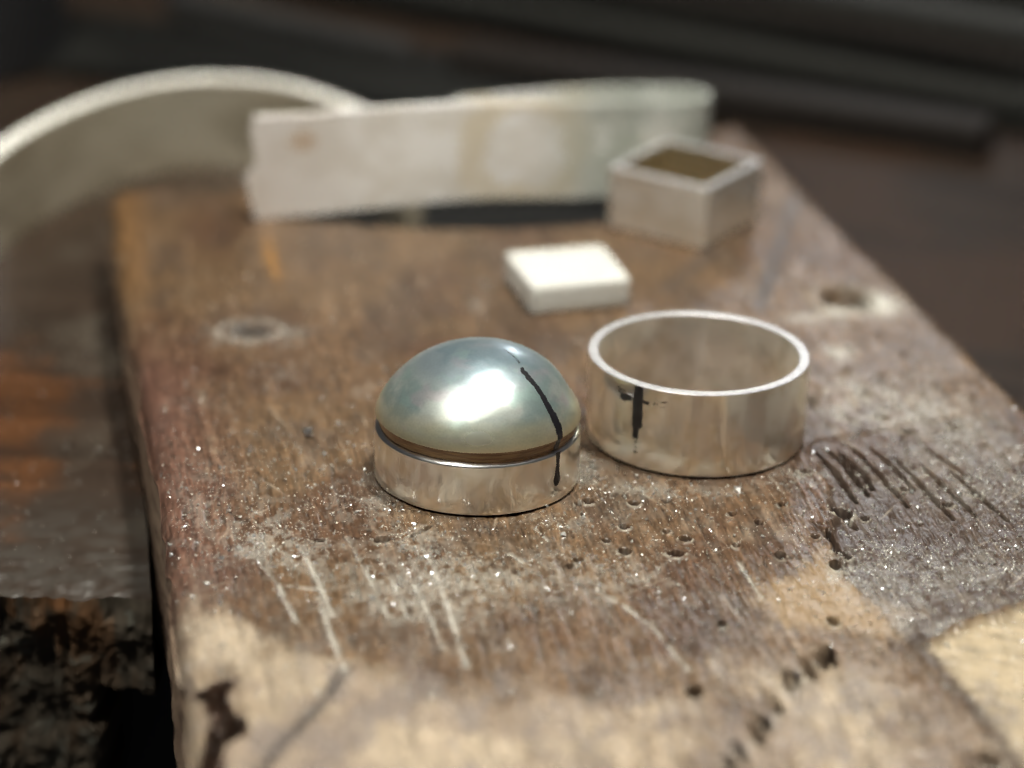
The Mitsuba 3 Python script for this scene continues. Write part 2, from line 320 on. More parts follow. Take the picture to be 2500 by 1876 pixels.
def pin_height(x, y):
    u, v = wood_uv(x, y)
    z = 0.10 * (F3(x * 0.12, y * 0.08, 1.0, 3) - 0.5)
    z += 0.060 * (F3(u * 2.6, v * 0.16, 2.0, 5, 3) - 0.5)                        # grain ridges
    z += 0.050 * (N3(u * 6.5, v * 0.45, 4.0, 6) - 0.5)
    near = sm(6, -24, y) * 0.75 + sm(14, 26, x + 0.2 * y) * 0.5
    z += (0.05 + 0.08 * np.clip(near, 0, 1)) * (F3(x * 1.5, y * 1.1, 3.0, 9, 4) - 0.5)   # worn roughness
    # fine pores
    p = N3(u * 4.2, v * 0.9, 8.0, 11)
    z -= 0.10 * sm(0.80, 0.93, p) * np.clip(near + 0.25, 0, 1)
    wob = 0.25 * (F3(x * 1.6, y * 1.6, 5.0, 13) - 0.5)
    for cx, cy, rx, ry, d in PITS:
        rx, ry = 1.05 * rx, 1.05 * ry
        on = (abs(x - cx) < 3 * rx) & (abs(y - cy) < 3 * ry)
        if on.any():
            e = ((x[on] - cx) / rx) ** 2 + ((y[on] - cy) / ry) ** 2 + 3.6 * wob[on]
            z[on] -= d * 2.2 * (1 - sm(0.45, 0.95, e)) - 0.15 * np.exp(-(e - 1.3) ** 2 / 0.25) * (y[on] < cy)
    for pts, w, d in CRACKS:
        dd, a = seg_dist(x, y, pts, 1.2)
        ww = w * (0.55 + 0.9 * np.sin(np.pi * np.clip(a, 0.02, 0.98))) * (0.5 + N3(x * 2.2, y * 2.2, 1.0, 17))
        z -= d * 1.8 * (1 - sm(0.45 * ww, ww + 0.03, dd + 0.5 * wob))
    for pts, w in SCRATCHES:
        dd, a = seg_dist(x, y, pts, 1.5)
        z -= 0.16 * np.exp(-(dd / (0.7 * w)) ** 2)
    for pts, w in LINES[2:]:
        dd, a = seg_dist(x, y, pts, 3)
        z -= 0.30 * np.exp(-(dd / w) ** 2)
    # the surface right of the broken ledge lies lower
    s = inside(x, y, STEP) + 1.2 * (F3(x * 0.8, y * 0.8, 6.0, 19) - 0.5)
    z -= 0.45 * sm(-0.25, 0.35, s) * sm(12, -6, y) * (0.4 + 0.6 * sm(0, -12, y))
    c = inside(x, y, CARVE) + 0.8 * (F3(x * 0.6, y * 0.6, 7.0, 21) - 0.5)
    z -= sm(0, 1.2, c) * (0.35 + 0.10 * np.clip(c, 0, 14) + 0.05 * np.sin(y * 3.1 + 0.7 * x + 3 * N3(x * 0.5, y * 0.5, 3, 22)))
    # saw nicks
    for k, (cx, cy) in enumerate(SAW):
        on = (abs(x - cx) < 3) & (abs(y - cy) < 4)
        if on.any():
            q = np.random.default_rng(300 + k).uniform(0, 1, 5)
            dx, dy = x[on] - cx - 0.5 * (q[0] - 0.5), y[on] - cy - 1.0 * (q[1] - 0.5)
            e = ((dx + dy * (0.10 + 0.25 * q[4])) / (0.16 + 0.22 * q[2])) ** 2 + (dy / (0.7 + 1.1 * q[3])) ** 2 + 2.6 * wob[on]
            z[on] -= (0.7 + 0.9 * q[2]) * (1 - sm(0.4, 1.15, e)) - 0.12 * np.exp(-(e - 1.6) ** 2 / 0.4)
    # nail holes of the knots
    for cx, cy, rx, ry, d in ((-20.8, 19.8, 2.1, 1.9, 0.35), (27.4, 30.4, 2.4, 2.6, 1.8)):
        e = ((x - cx) / rx) ** 2 + ((y - cy) / ry) ** 2 + 5.0 * wob + 1.2 * (F3(x * 0.6, y * 0.6, 2.0, 30) - 0.5)
        z -= d * (1 - sm(0.3, 1.0, e)) - 0.12 * np.exp(-(e - 1.4) ** 2 / 0.3)
    # chip broken out of the near left edge
    e = inside(x, y, CHIP) - 0.32 + 1.3 * (F3(x * 1.1, y * 0.7, 2.0, 25) - 0.5)
    z -= (2.6 + 7 * (F3(x * 0.8, y * 0.5, 4.0, 26) - 0.35)) * sm(-0.05, 0.5, e)
    # rounded rims
    d = np.minimum(x - xl(y), xr(y) - x)
    r = 1.1 + 0.5 * F3(y * 0.25, x * 0, 1.0, 27)
    q = np.clip(1 - d / r, 0, 1)
    z -= r * (1 - np.sqrt(np.clip(1 - q * q, 0, 1)))
    return z


def dust_density(x, y):
    t = gauss_sum(x, y, DUST)
    for pts, w in SCRATCHES:
        dd, a = seg_dist(x, y, pts, 1.5)
        t += 0.95 * np.exp(-(dd / (w * 0.75)) ** 2) * (0.35 + 0.65 * sm(0.25, 0.55, N3(x * 1.5, y * 0.7, 3, 57)))
    s = inside(x, y, STEP)
    t += 0.55 * np.exp(-((s - 0.6) / 0.6) ** 2) * sm(-16, -19, y) * sm(-30, -26, y)
    t += 0.14 * sm(14, -12, y) * sm(-46, -36, y)
    return t


def pin_color(x, y, z):
    u, v = wood_uv(x, y)
    big = F3(x * 0.09, y * 0.07, 1.0, 31)
    c = np.empty(x.shape + (3,))
    c[:] = (0.136, 0.087, 0.052)
    c = lerp3(c, (0.085, 0.047, 0.031), sm(0.42, 0.66, big) * 0.8)
    c = lerp3(c, (0.175, 0.112, 0.068), sm(0.46, 0.70, F3(x * 0.16, y * 0.10, 2.0, 33)) * 0.6)
    c = lerp3(c, (0.085, 0.062, 0.050), sm(0.5, 0.7, F3(x * 0.35, y * 0.2, 3.0, 35)) * 0.5)
    c = lerp3(c, (0.120, 0.058, 0.050), sm(9, 1, x - xl(y)) * sm(22, 4, y) * sm(-34, -20, y) * 0.7)      # purplish left border
    c = lerp3(c, (0.20, 0.105, 0.040), sm(4, 0.3, x - xl(y)) * sm(14, 40, y) * 0.7)                        # amber far border
    c = lerp3(c, (0.36, 0.17, 0.03), np.exp(-((x + 20.3 + 0.18 * (y - 35)) / 0.55) ** 2 - ((y - 36) / 5) ** 2) * 0.8)   # orange streak
    # grain
    g = F3(u * 2.6, v * 0.16, 2.0, 5, 3)
    f = N3(u * 6.5, v * 0.45, 4.0, 6)
    c *= (0.92 + 0.50 * (g - 0.45) + 0.30 * (f - 0.5))[..., None]
    c *= (0.78 + 0.44 * F3(x * 2.4, y * 1.6, 5.0, 37))[..., None]
    c *= (0.80 + 0.40 * N3(x * 7.0, y * 4.0, 5.0, 38))[..., None]
    c *= np.array((0.74, 0.71, 0.66)) * (0.78 + 0.44 * sm(0.3, 0.7, N3(u * 9.0, v * 0.8, 3.0, 36)))[..., None]
    c = lerp3(c, (0.020, 0.013, 0.009), sm(0.78, 0.92, N3(u * 4.2, v * 0.9, 8.0, 11)) * 0.6)     # dark pores
    # dark stained field right of the ledge
    s = inside(x, y, STEP) + 1.2 * (F3(x * 0.8, y * 0.8, 6.0, 19) - 0.5)
    c = lerp3(c, np.array((0.046, 0.032, 0.026)) * (0.7 + 0.6 * f[..., None]), sm(-0.2, 0.3, s) * sm(9, -8, y) * 0.85)
    # bare wood in front, where the file has cut the old surface away
    xw, yw = x + 9 * (F3(x * 0.13, y * 0.13, 1.0, 40, 4) - 0.5), y + 10 * (F3(x * 0.13, y * 0.13, 6.0, 42, 4) - 0.5)
    b = gauss_sum(xw, yw, BARE) + 0.50 * sm(-33, -48, yw) + 2.3 * (F3(x * 0.28, y * 0.22, 4.0, 39, 6) - 0.5) + 0.5 * (F3(x * 1.3, y * 0.8, 2, 41, 3) - 0.5)
    zone = sm(-0.02, 0.62, gauss_sum(xw, yw, BARE) + 0.50 * sm(-31, -46, yw) + 0.9 * (F3(x * 0.9, y * 0.45, 3.0, 46, 4) - 0.5) + 0.5 * (g - 0.45))
    bare = np.array((0.335, 0.268, 0.195)) * (0.55 + 0.9 * F3(u * 1.6, v * 0.3, 6.0, 43))[..., None]
    bare *= (0.96 + 0.5 * (g - 0.45) + 0.25 * (f - 0.5))[..., None]
    bare = lerp3(bare, (0.215, 0.165, 0.130), sm(0.45, 0.62, F3(x * 0.2, y * 0.2, 9.0, 44)) * 0.7)
    c = lerp3(c, bare, sm(-0.25, 1.75, b + 0.5 * (g - 0.45)) * 0.95 * zone)
    t = inside(x, y, TAN_PATCH) + 1.5 * (F3(x * 0.5, y * 0.5, 3.0, 45) - 0.5)
    c = lerp3(c, (0.26, 0.18, 0.105), sm(-1.0, 1.0, t + 1.5 * (g - 0.45)) * 0.75)
    cv = inside(x, y, CARVE) + 0.8 * (F3(x * 0.6, y * 0.6, 7.0, 21) - 0.5)
    fresh = np.array((0.345, 0.275, 0.185)) * (0.72 + 0.56 * N3(x * 0.7 + y * 0.3, y * 2.6, 1.0, 47))[..., None]
    c = lerp3(c, fresh, sm(0.1, 1.2, cv))
    # old greyish dirt in the foreground
    c = lerp3(c, (0.15, 0.125, 0.115), sm(0.50, 0.72, F3(x * 0.5 + 7, y * 0.3, 5.0, 49, 5)) * sm(-28, -38, y) * 0.6)
    # pencil line, dark smear, and grooves with a painted shadow line
    for (pts, w), k in zip(LINES, (1.0, 0.7, 0.9, 0.6)):
        dd, a = seg_dist(x, y, pts, 3)
        c = lerp3(c, (0.050, 0.043, 0.040), np.exp(-(dd / w) ** 2) * k * (0.6 + 0.6 * N3(x * 0.7, y * 0.7, 2, 51)).clip(0, 1))
    # dirt packed in cracks; pits and saw nicks darkened with painted shade
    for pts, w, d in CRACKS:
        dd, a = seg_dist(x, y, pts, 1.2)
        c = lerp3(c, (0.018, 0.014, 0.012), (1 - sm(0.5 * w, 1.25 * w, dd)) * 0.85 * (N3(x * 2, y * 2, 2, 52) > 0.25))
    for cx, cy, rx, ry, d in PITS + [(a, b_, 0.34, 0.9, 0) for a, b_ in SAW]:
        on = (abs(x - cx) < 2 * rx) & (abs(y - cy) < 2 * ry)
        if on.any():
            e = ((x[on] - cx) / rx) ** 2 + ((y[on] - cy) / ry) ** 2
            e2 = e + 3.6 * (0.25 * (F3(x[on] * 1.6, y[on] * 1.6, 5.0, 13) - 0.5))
            c[on] = lerp3(c[on], (0.020, 0.014, 0.012), (1 - sm(0.5, 1.15, e2)) * 0.88)  # shade inside the hole put into the colour
            c[on] = lerp3(c[on], (0.42, 0.39, 0.33), np.exp(-((e2 - 1.7) / 0.5) ** 2) * (y[on] < cy) * 0.55 * sm(0.3, 0.6, N3(x[on] * 3, y[on] * 3, 1, 50)))  # light caught by the raised near rim, painted pale
    for cx, cy, rx, ry in ((-20.8, 19.8, 2.0, 1.8), (27.2, 30.6, 2.4, 2.3)):
        e = np.sqrt(((x - cx) / rx) ** 2 + ((y - cy) / ry) ** 2) + 0.5 * (F3(x * 1.2, y * 1.2, 1.0, 53) - 0.5)
        c = lerp3(c, (0.045, 0.040, 0.036), (1 - sm(0.6, 1.0, e)) * 0.85)
        c = lerp3(c, (0.33, 0.30, 0.26), np.exp(-((e - 1.25) / 0.20) ** 2) * 0.40)
    for cx, cy, rx, ry, k in ((29.9, 29.4, 1.5, 1.9, 0.95), (26.3, 27.4, 1.7, 0.8, 0.6), (25.6, 18.8, 0.9, 1.1, 0.6), (23.5, 26.0, 1.6, 0.7, 0.4)):
        e = ((x - cx) / rx) ** 2 + ((y - cy) / ry) ** 2 + 1.2 * (F3(x * 1.5, y * 1.5, 1.0, 54) - 0.5)
        c = lerp3(c, (0.52, 0.50, 0.44), np.exp(-np.clip(e, 0, 9)) * k)
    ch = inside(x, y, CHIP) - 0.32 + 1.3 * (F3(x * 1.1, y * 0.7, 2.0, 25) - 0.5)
    c = lerp3(c, np.array((0.040, 0.022, 0.015)) * (0.2 + 1.6 * N3(x * 1.6, y * 1.2, 3, 28))[..., None], sm(-0.30, -0.05, ch) * 0.97)  # brown broken wood, darkened by painted shade of the hole
    # pale sanding dust lying in a film
    t = dust_density(x, y)
    m = sm(0.50, 0.66, 0.55 * F3(x * 1.3, y * 1.0, 2.0, 55, 3) + 0.45 * F3(x * 4.5, y * 3.2, 2.0, 56, 3) + 0.13 * np.clip(t, 0, 1.1))
    c = lerp3(c, (0.43, 0.41, 0.36), m * np.clip(t * 1.4, 0, 1) * 0.30 * (1 - 0.5 * sm(-0.2, 0.3, s)))
    for pts, w in SCRATCHES:
        dd, a = seg_dist(x, y, pts, 1.5)
        k = np.exp(-(dd / (0.55 * w)) ** 2) * sm(0.22, 0.5, N3(x * 2.2, y * 0.9, 3, 57)) * np.clip(4 * a, 0, 1)
        c = lerp3(c, (0.50, 0.48, 0.43), k * 0.55)
    # many fine pale scratches from years of filing
    r = np.random.default_rng(77)
    for k in range(90):
        cx, cy, L = r.uniform(-24, 40), r.uniform(-36, 12), r.uniform(1.5, 7)
        th = math.radians(r.choice([-75, -65, -70, -20, 30, 55]) + r.normal(0, 8))
        p = [(cx - L * math.cos(th) / 2, cy - L * math.sin(th) / 2), (cx + r.normal(0, .1), cy), (cx + L * math.cos(th) / 2, cy + L * math.sin(th) / 2)]
        dd, a = seg_dist(x, y, p, 0.4)
        c = lerp3(c, (0.40, 0.34, 0.27), np.exp(-(dd / 0.07) ** 2) * np.sin(np.pi * a) * r.uniform(0.15, 0.5))
    return np.clip(c, 0.004, 0.9)


def build_pin():
    ys = np.concatenate([np.arange(-62, -40, 0.30), np.arange(-40, 16, 0.15), np.arange(16, 40, 0.3), np.linspace(40, 64, 60)])
    s = np.linspace(0, 1, 720)
    yy, ss = np.meshgrid(ys, s, indexing='ij')
    # far end: oblique, with a worn notch near its left corner
    bx = np.array([-36, -31, -27, -24, -22.4, -21.6, -15, -8.7, -2, 3, 7.5, 11, 12.4, 16, 28.2])
    by = np.array([51.8, 53.4, 53.2, 54.2, 53.0, 46.0, 45.1, 44.6, 44.9, 46.2, 47.8, 48.6, 58.0, 70.0, 78.0])
    yb = np.interp(ss, (bx + 35.9) / 64.1, by) + 0.5 * (N3(ss * 14, ss * 0, 1.0, 61) - 0.5)
    y = np.where(yy > 40, 40 + (yy - 40) * (yb - 40) / 24.0, yy)
    x = xl(y) + ss * (xr(y) - xl(y))
    x = x + 0.5 * (N3(y * 0.35, y * 0, 3.0, 63) - 0.5) * sm(0.05, 0, ss)
    z = pin_height(x, y)
    z = z - 0.8 * sm(63.0, 64.0, yy) ** 2
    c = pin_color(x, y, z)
    n, m = z.shape
    V, C, Fq = [np.stack([x, y, z], -1).reshape(-1, 3)], [c.reshape(-1, 3)], [grid_faces(n, m)]
    idx = np.arange(n * m).reshape(n, m)
    base = n * m
    # side skirts (left one in detail)
    for line, nrm, levels, flip in ((idx[:, 0], (-1, 0), 46, True), (idx[:, -1], (1, 0), 6, False), (idx[0], (0, -1), 6, False), (idx[-1], (0, 1), 6, True)):
        P, k = V[0][line], len(line)
        t = np.linspace(0, 1, levels) ** 1.15
        zz = P[None, :, 2] * (1 - t[:, None]) - 15.0 * t[:, None]
        q = np.stack([np.broadcast_to(P[None, :, 0], zz.shape), np.broadcast_to(P[None, :, 1], zz.shape), zz], -1).copy()
        along = q[..., 1] if nrm[0] else q[..., 0]
        w = (0.5 * (F3(along * 0.10, zz * 1.3, 1.0, 65) - 0.5) + 0.15 * (F3(along * 1.5, zz * 2.0, 1.0, 67) - 0.5)) * np.minimum(1, 8 * t[:, None])
        q[..., 0] += nrm[0] * w - nrm[0] * 0.03 * (-zz)
        q[..., 1] += nrm[1] * w
        cs = np.empty(q.shape)
        cs[:] = (0.27, 0.19, 0.135)
        cs = lerp3(cs, (0.15, 0.098, 0.072), sm(0.4, 0.65, F3(along * 0.12, zz * 1.2, 1.0, 69)))
        cs = lerp3(cs, (0.22, 0.18, 0.13), sm(0.62, 0.8, F3(along * 1.2, zz * 2.2, 3.0, 71)) * 0.5)
        cs[0] = C[0][line]
        V.append(q[1:].reshape(-1, 3))
        C.append(cs[1:].reshape(-1, 3))
        rows = np.vstack([line[None], base + np.arange((levels - 1) * k).reshape(levels - 1, k)])
        a = np.stack([rows[:-1, :-1], rows[:-1, 1:], rows[1:, 1:], rows[1:, :-1]], -1).reshape(-1, 4)
        Fq.append(a[:, ::-1] if flip else a)
        base += (levels - 1) * k
    V, C, Fq = np.vstack(V), np.vstack(C), np.vstack(Fq)
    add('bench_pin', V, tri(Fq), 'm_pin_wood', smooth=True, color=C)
    tag('bench_pin', 'worn brown wooden board with pitted scratched top and pale bare front', 'wooden board')


build_pin()


def top_z(x, y):
    return pin_height(np.asarray(x, float), np.asarray(y, float))


# ------------------------------------------------------------------ the workbench round it
def bench_color(x, y, z, left):
    c = np.empty(x.shape + (3,))
    c[:] = (0.026, 0.017, 0.012) if left else (0.018, 0.0122, 0.0090)
    g = F3(x * 0.05, y * 0.5, z * 0.6, 73) if left else F3((x * 0.88 - y * 0.47) * 0.05, (x * 0.47 + y * 0.88) * 0.35, 1.0, 73)
    c *= (0.45 + 1.2 * g)[..., None]
    if left:
        o = 0.9 * F3(x * 0.22 + 4, y * 0.13, 1.0, 75) * sm(52, 40, y) + 0.62 * np.exp(-((x + 41.5 + 0.19 * (y - 22)) / 5) ** 2 - ((y - 22) / 15) ** 2)
        c = lerp3(c, np.array((0.066, 0.026, 0.0095)) * (0.2 + 1.6 * g[..., None]), sm(0.60, 1.0, o + 0.5 * (g - 0.5)) * 0.85)
        c = lerp3(c, (0.085, 0.072, 0.056), sm(0.45, 0.7, F3(x * 0.3, y * 0.16, 2.0, 77)) * sm(9, 0, np.abs(x - xl(y))) * 0.6)
        c = lerp3(c, (0.046, 0.040, 0.034), sm(10, -4, y) * (0.25 + 0.75 * sm(0.3, 0.7, F3(x * 0.8, y * 1.2, 4.0, 78, 5))) * 0.8)  # grey sheen of the rounded front lip put into the colour
    else:
        c = lerp3(c, (0.030, 0.017, 0.011), sm(0.45, 0.7, F3(x * 0.06, y * 0.06, 2.0, 79)) * 0.8)
    return c


def build_left_plank():
    # top sheet, rounded lip and broken front face in one run of rows from the back to the underside
    ys = np.concatenate([np.linspace(150, 70, 60), np.linspace(69, 4, 190), np.linspace(3.7, -6.0, 60)])
    s = np.linspace(0, 1, 260)
    yy, ss = np.meshgrid(ys, s, indexing='ij')
    edge = np.where(yy < 51, xl(yy) - 0.12, np.interp(yy, [51, 56, 60, 95, 98], [-37.2, -26.0, -23.0, -23.0, 21.2]) - 0.6)
    x = -92 + ss * (edge + 92)
    lip = -8.4 + 2.6 * (F3(x * 0.35, x * 0, 1.0, 81, 5) - 0.5) + 0.07 * (x + 30) - 0.5 * np.abs(N3(x * 1.6, x * 0, 2.0, 82) - 0.5)
    y = np.where(yy < 4, 4 + (yy - 4) * (4 - lip) / 10.0, yy)
    z = -7.5 + 0.16 * (F3(x * 0.06, y * 0.7, 2.0, 83) - 0.5) + 0.08 * (F3(x * 0.8, y * 0.8, 2.0, 85) - 0.5)
    q = np.clip((4.5 - y) / (4.5 - lip), 0, 1)
    z = z - 1.9 * q ** 2.4 + 0.45 * (F3(x * 0.5, y * 1.6, 5.0, 86) - 0.5) * q
    n, m = z.shape
    depth = np.linspace(0, 1, 150)[1:]
    xf = np.broadcast_to(x[-1], (len(depth), m))
    zf = z[-1][None] * (1 - depth[:, None]) - 30.0 * depth[:, None]
    r = 2.6 * (F3(xf * 0.22, zf * 0.20, 1.0, 87, 4) - 0.5) + 1.1 * (F3(xf * 1.2, zf * 0.22, 3.0, 89, 5) - 0.5) + 0.35 * (F3(xf * 3.0, zf * 1.0, 5.0, 92, 3) - 0.5)
    yf = y[-1][None] - r * np.minimum(1, 10 * depth[:, None]) + 2.2 * depth[:, None]
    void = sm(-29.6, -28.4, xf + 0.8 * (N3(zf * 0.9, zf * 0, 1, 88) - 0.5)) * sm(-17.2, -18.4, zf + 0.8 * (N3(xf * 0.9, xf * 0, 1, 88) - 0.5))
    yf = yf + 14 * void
    P = np.vstack([np.stack([x, y, z], -1).reshape(-1, 3), np.stack([xf, yf, zf], -1).reshape(-1, 3)])
    ct = bench_color(x, y, z, True)
    cf = np.empty(xf.shape + (3,))
    cf[:] = (0.062, 0.050, 0.037)
    cf *= (0.5 + 1.0 * F3(xf * 2.2, zf * 1.2, 2.0, 94, 4))[..., None]
    cf = lerp3(cf, (0.13, 0.066, 0.031), sm(0.48, 0.66, 0.6 * F3(xf * 0.30, zf * 0.16, 6.0, 91) + 0.4 * F3(xf * 2.0, zf * 0.5, 6.0, 96)) * (0.25 + 0.75 * sm(-17, -11, zf)) * sm(-26, -31, xf + 0.4 * (zf + 9)) * 0.9)
    cf = lerp3(cf, (0.11, 0.045, 0.015), np.exp(-((zf + 9.6) / 0.7) ** 2) * sm(0.4, 0.6, N3(xf * 0.6, zf * 0.6, 1, 93)) * 0.8)
    cf = lerp3(cf, (0.12, 0.12, 0.10), sm(0.62, 0.8, F3(xf * 0.9, zf * 0.9, 8.0, 95)) * 0.7)
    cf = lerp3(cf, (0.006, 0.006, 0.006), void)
    add('workbench__plank', P[:n * m], tri(grid_faces(n, m)[:, ::-1]), 'm_bench_wood', smooth=True, color=np.clip(ct.reshape(-1, 3), 0.003, 1))
    Q = np.vstack([P[(n - 1) * m:n * m], P[n * m:]])
    add('workbench__plank__broken_edge', Q, tri(grid_faces(len(depth) + 1, m)[:, ::-1]), 'm_raw_wood', smooth=True,
        color=np.clip(np.vstack([cf[0], cf.reshape(-1, 3)]), 0.003, 1))
    tag('workbench__plank__broken_edge', 'dark splintered front end of the plank')


def build_right_plank():
    ys = np.concatenate([np.linspace(-6, 80, 160), np.linspace(81, 230, 60)])
    s = np.linspace(0, 1, 200) ** 1.3
    yy, ss = np.meshgrid(ys, s, indexing='ij')
    edge = np.where(yy < 78.5, xr(yy) + 0.5 + 0.5 * F3(yy * 0.2, yy * 0, 1.0, 97), 21.6)
    x = edge + ss * (150 - edge)
    z = -7.5 + 0.25 * (F3((x * 0.88 - yy * 0.47) * 0.05, (x * 0.47 + yy * 0.88) * 0.35, 1.0, 99) - 0.5) + 0.08 * (F3(x * 0.7, yy * 0.7, 2.0, 101) - 0.5)
    n, m = z.shape
    c = bench_color(x, yy, z, False)
    P = np.stack([x, yy, z], -1).reshape(-1, 3)
    w = np.stack([x[:, 0], yy[:, 0], z[:, 0] * 0 - 15.4], -1)          # its edge beside the pin
    q = np.arange(n)
    skirt = np.stack([q[:-1] * m, q[1:] * m, n * m + q[1:], n * m + q[:-1]], -1)
    add('workbench__plank_001', np.vstack([P, w]), tri(np.vstack([grid_faces(n, m), skirt])), 'm_bench_far', smooth=False,
        color=np.clip(np.vstack([c.reshape(-1, 3), c[:, 0] * 0.6]), 0.003, 1))


build_left_plank()
build_right_plank()
rail = trimesh.creation.box((260, 250, 20), transform=trimesh.transformations.translation_matrix((20, 125.5, -25.6)))
rail_v = np.asarray(rail.vertices)
add('workbench__rail', rail_v, rail.faces, 'm_bench_wood', color=np.full((len(rail_v), 3), 0.02))
tag('workbench', 'dark stained wooden workbench under and around the brown board', kind='structure')
tag('workbench__plank', 'orange and black stained plank with a broken rough front edge')

# ------------------------------------------------------------------ lathe-like pieces
def wobble_ring(cx, cy, prof, n=240, amp=0.03, seed=0, facets=0):
    """surface of revolution of the profile (r, z), with a slightly uneven radius"""
    a = np.linspace(0, 2 * np.pi, n, endpoint=False)
    prof = np.asarray(prof, float)
    dr_ = amp * 2 * (F3(np.cos(a) * 1.6 + 5, np.sin(a) * 1.6 + 5, seed, seed + 3, 2) - 0.5)
    if facets:
        k = np.pi / facets
        dr_ = dr_ + 0.02 * (np.cos(((a + 0.1) % (2 * k)) - k) - 1) / (1 - np.cos(k))
    r = prof[:, 0][:, None] + dr_[None]
    v = np.stack([cx + r * np.cos(a), cy + r * np.sin(a), np.broadcast_to(prof[:, 1][:, None], r.shape)], -1).reshape(-1, 3)
    return v, tri(grid_faces(len(prof), n, True))


def ink_patch(key, surface, mask, u0, u1, v0, v1, nu, nv):
    """a thin film of ink: the cells of a fine grid on the surface where mask(u, v) > 0"""
    u, v = np.meshgrid(np.linspace(u0, u1, nu), np.linspace(v0, v1, nv), indexing='ij')
    P = surface(u, v).reshape(-1, 3)
    q = grid_faces(nu, nv)
    uc, vc = (0.5 * (w[:-1, :-1] + w[1:, 1:]).ravel() for w in (u, v))
    q = q[mask(uc, vc) > 0]
    used, inv = np.unique(q, return_inverse=True)
    add(key, P[used], tri(inv.reshape(q.shape)), 'm_ink', smooth=True)


# the finished bezel cup under the pearl
BX, BY, BR, BH = -2.316, -5.875, 7.221, 4.0
v, f = wobble_ring(BX, BY, [(BR - 0.30, 0.03), (BR - 0.05, 0.22), (BR, 0.30), (BR + 0.01, 1.4), (BR, 2.6), (BR, BH - 0.30), (BR - 0.02, BH - 0.24)], amp=0.03, seed=1)
zb = (v[:, 2] < 0.31) & (v[:, 2] > 0.1)
v[zb, 2] += 0.14 * (N3(v[zb, 0] * 0.35, v[zb, 1] * 0.35, 1, 105) - 0.6)
add('bezel_cup', v, f, 'm_silver', smooth=40)
v, f = wobble_ring(BX, BY, [(BR - 0.02, BH - 0.24), (BR - 0.10, BH - 0.12), (BR - 0.30, BH), (BR - 0.45, BH), (BR - 0.5, BH - 0.1), (BR - 0.5, BH - 0.6)], amp=0.03, seed=1)
v[:, 2] += 0.07 * (N3(v[:, 0] * 0.9, v[:, 1] * 0.9, 1, 107) - 0.5)
add('bezel_cup__rim', v, f, 'm_bright_silver', smooth=40)
v, f = wobble_ring(BX, BY, [(BR - 0.5, 0.35), (BR - 0.30, 0.03)], n=120, amp=0.03, seed=1)
v = np.vstack([v, [[BX, BY, 0.35]]])
f = np.vstack([f, [[len(v) - 1, (k + 1) % 120, k] for k in range(120)]])
add('bezel_cup__base', v, f, 'm_silver')
tag('bezel_cup', 'low round silver bezel cup holding the domed pearl, with a short black ink tick', 'bezel')
tag('bezel_cup__rim', 'bright thin upper edge of the cup')


def bezel_surf(a, z):
    return np.stack([BX + (BR + 0.045) * np.cos(a), BY + (BR + 0.045) * np.sin(a), z], -1)


def bezel_ink(a, z):
    s = (a - np.radians(-39.6)) * BR
    half = np.interp(z, [1.40, 1.6, 1.9, 2.3, 3.0, 3.6, 4.0], [0.10, 0.30, 0.34, 0.27, 0.17, 0.20, 0.26])
    return half - np.abs(s - 0.03 * (z - 2)) + 0.10 * (F3(s * 4, z * 4, 1, 109, 2) - 0.5) - 10 * (z < 1.42 + 0.3 * s) - 10 * (z > 3.97)


ink_patch('bezel_cup__ink_mark', bezel_surf, bezel_ink, np.radians(-44), np.radians(-34.5), 1.3, 4.0, 40, 80)
tag('bezel_cup__ink_mark', 'black marker tick running down the cup side')

# the half pearl
PH, PR, PZ = 5.0, 7.20, 4.86


def dome_z(rho, a):
    k = np.clip(1 - rho ** 2, 0, 1)
    z = PZ + PH * k ** (0.66 + 0.05 * np.cos(a - 2.6))
    return z + 0.10 * np.sin(2 * a + 1.0) * k * rho - 0.35 * np.exp(-((rho - 0.90) / 0.09) ** 2) * np.exp(-(((a - 0.15 + np.pi) % (2 * np.pi) - np.pi) / 0.5) ** 2)


def dome_pt(rho, a, off=0.0):
    r = PR * rho
    e = 1e-3
    z = dome_z(rho, a)
    P = np.stack([BX + r * np.cos(a), BY + r * np.sin(a), z], -1)
    if off:
        d = (dome_z(np.minimum(rho + e, 1), a) - dome_z(np.maximum(rho - e, 0), a)) / (2 * e * PR)
        nn = np.stack([-d * np.cos(a), -d * np.sin(a), np.ones_like(d)], -1)
        P = P + off * nn / np.linalg.norm(nn, axis=-1, keepdims=True)
    return P


na = 260
a = np.linspace(0, 2 * np.pi, na, endpoint=False)
rho = np.sin(np.linspace(np.pi / 2, 0.004, 110))
RR, AA = np.meshgrid(rho, a, indexing='ij')
P = dome_pt(RR, AA)
uneven = 0.05 * (F3(P[..., 0] * 0.5, P[..., 1] * 0.5, 3.0, 111, 3) - 0.5)
P[..., 2] += uneven * sm(1, 0.8, RR)
v = np.vstack([P.reshape(-1, 3), [P[-1].mean(0) + [0, 0, 0.0005]]])
q = tri(grid_faces(len(rho), na, True))
apex = len(v) - 1
f = np.vstack([q, [[(len(rho) - 1) * na + k, (len(rho) - 1) * na + (k + 1) % na, apex] for k in range(na)]])
add('pearl', v, f, 'm_pearl', smooth=True)
v, f = wobble_ring(BX, BY, [(6.5, BH + 0.01), (6.90, BH + 0.02), (6.95, BH + 0.12), (7.03, BH + 0.45), (7.10, BH + 0.70), (PR - 0.02, PZ - 0.03), (PR, PZ + 0.005)], n=260, amp=0.0, seed=1)
tilt = 0.10 * np.sin(np.arctan2(v[:, 1] - BY, v[:, 0] - BX) - 0.6) * (v[:, 2] > BH + 0.1) * (v[:, 2] < PZ - 0.05)
v[:, 2] += tilt
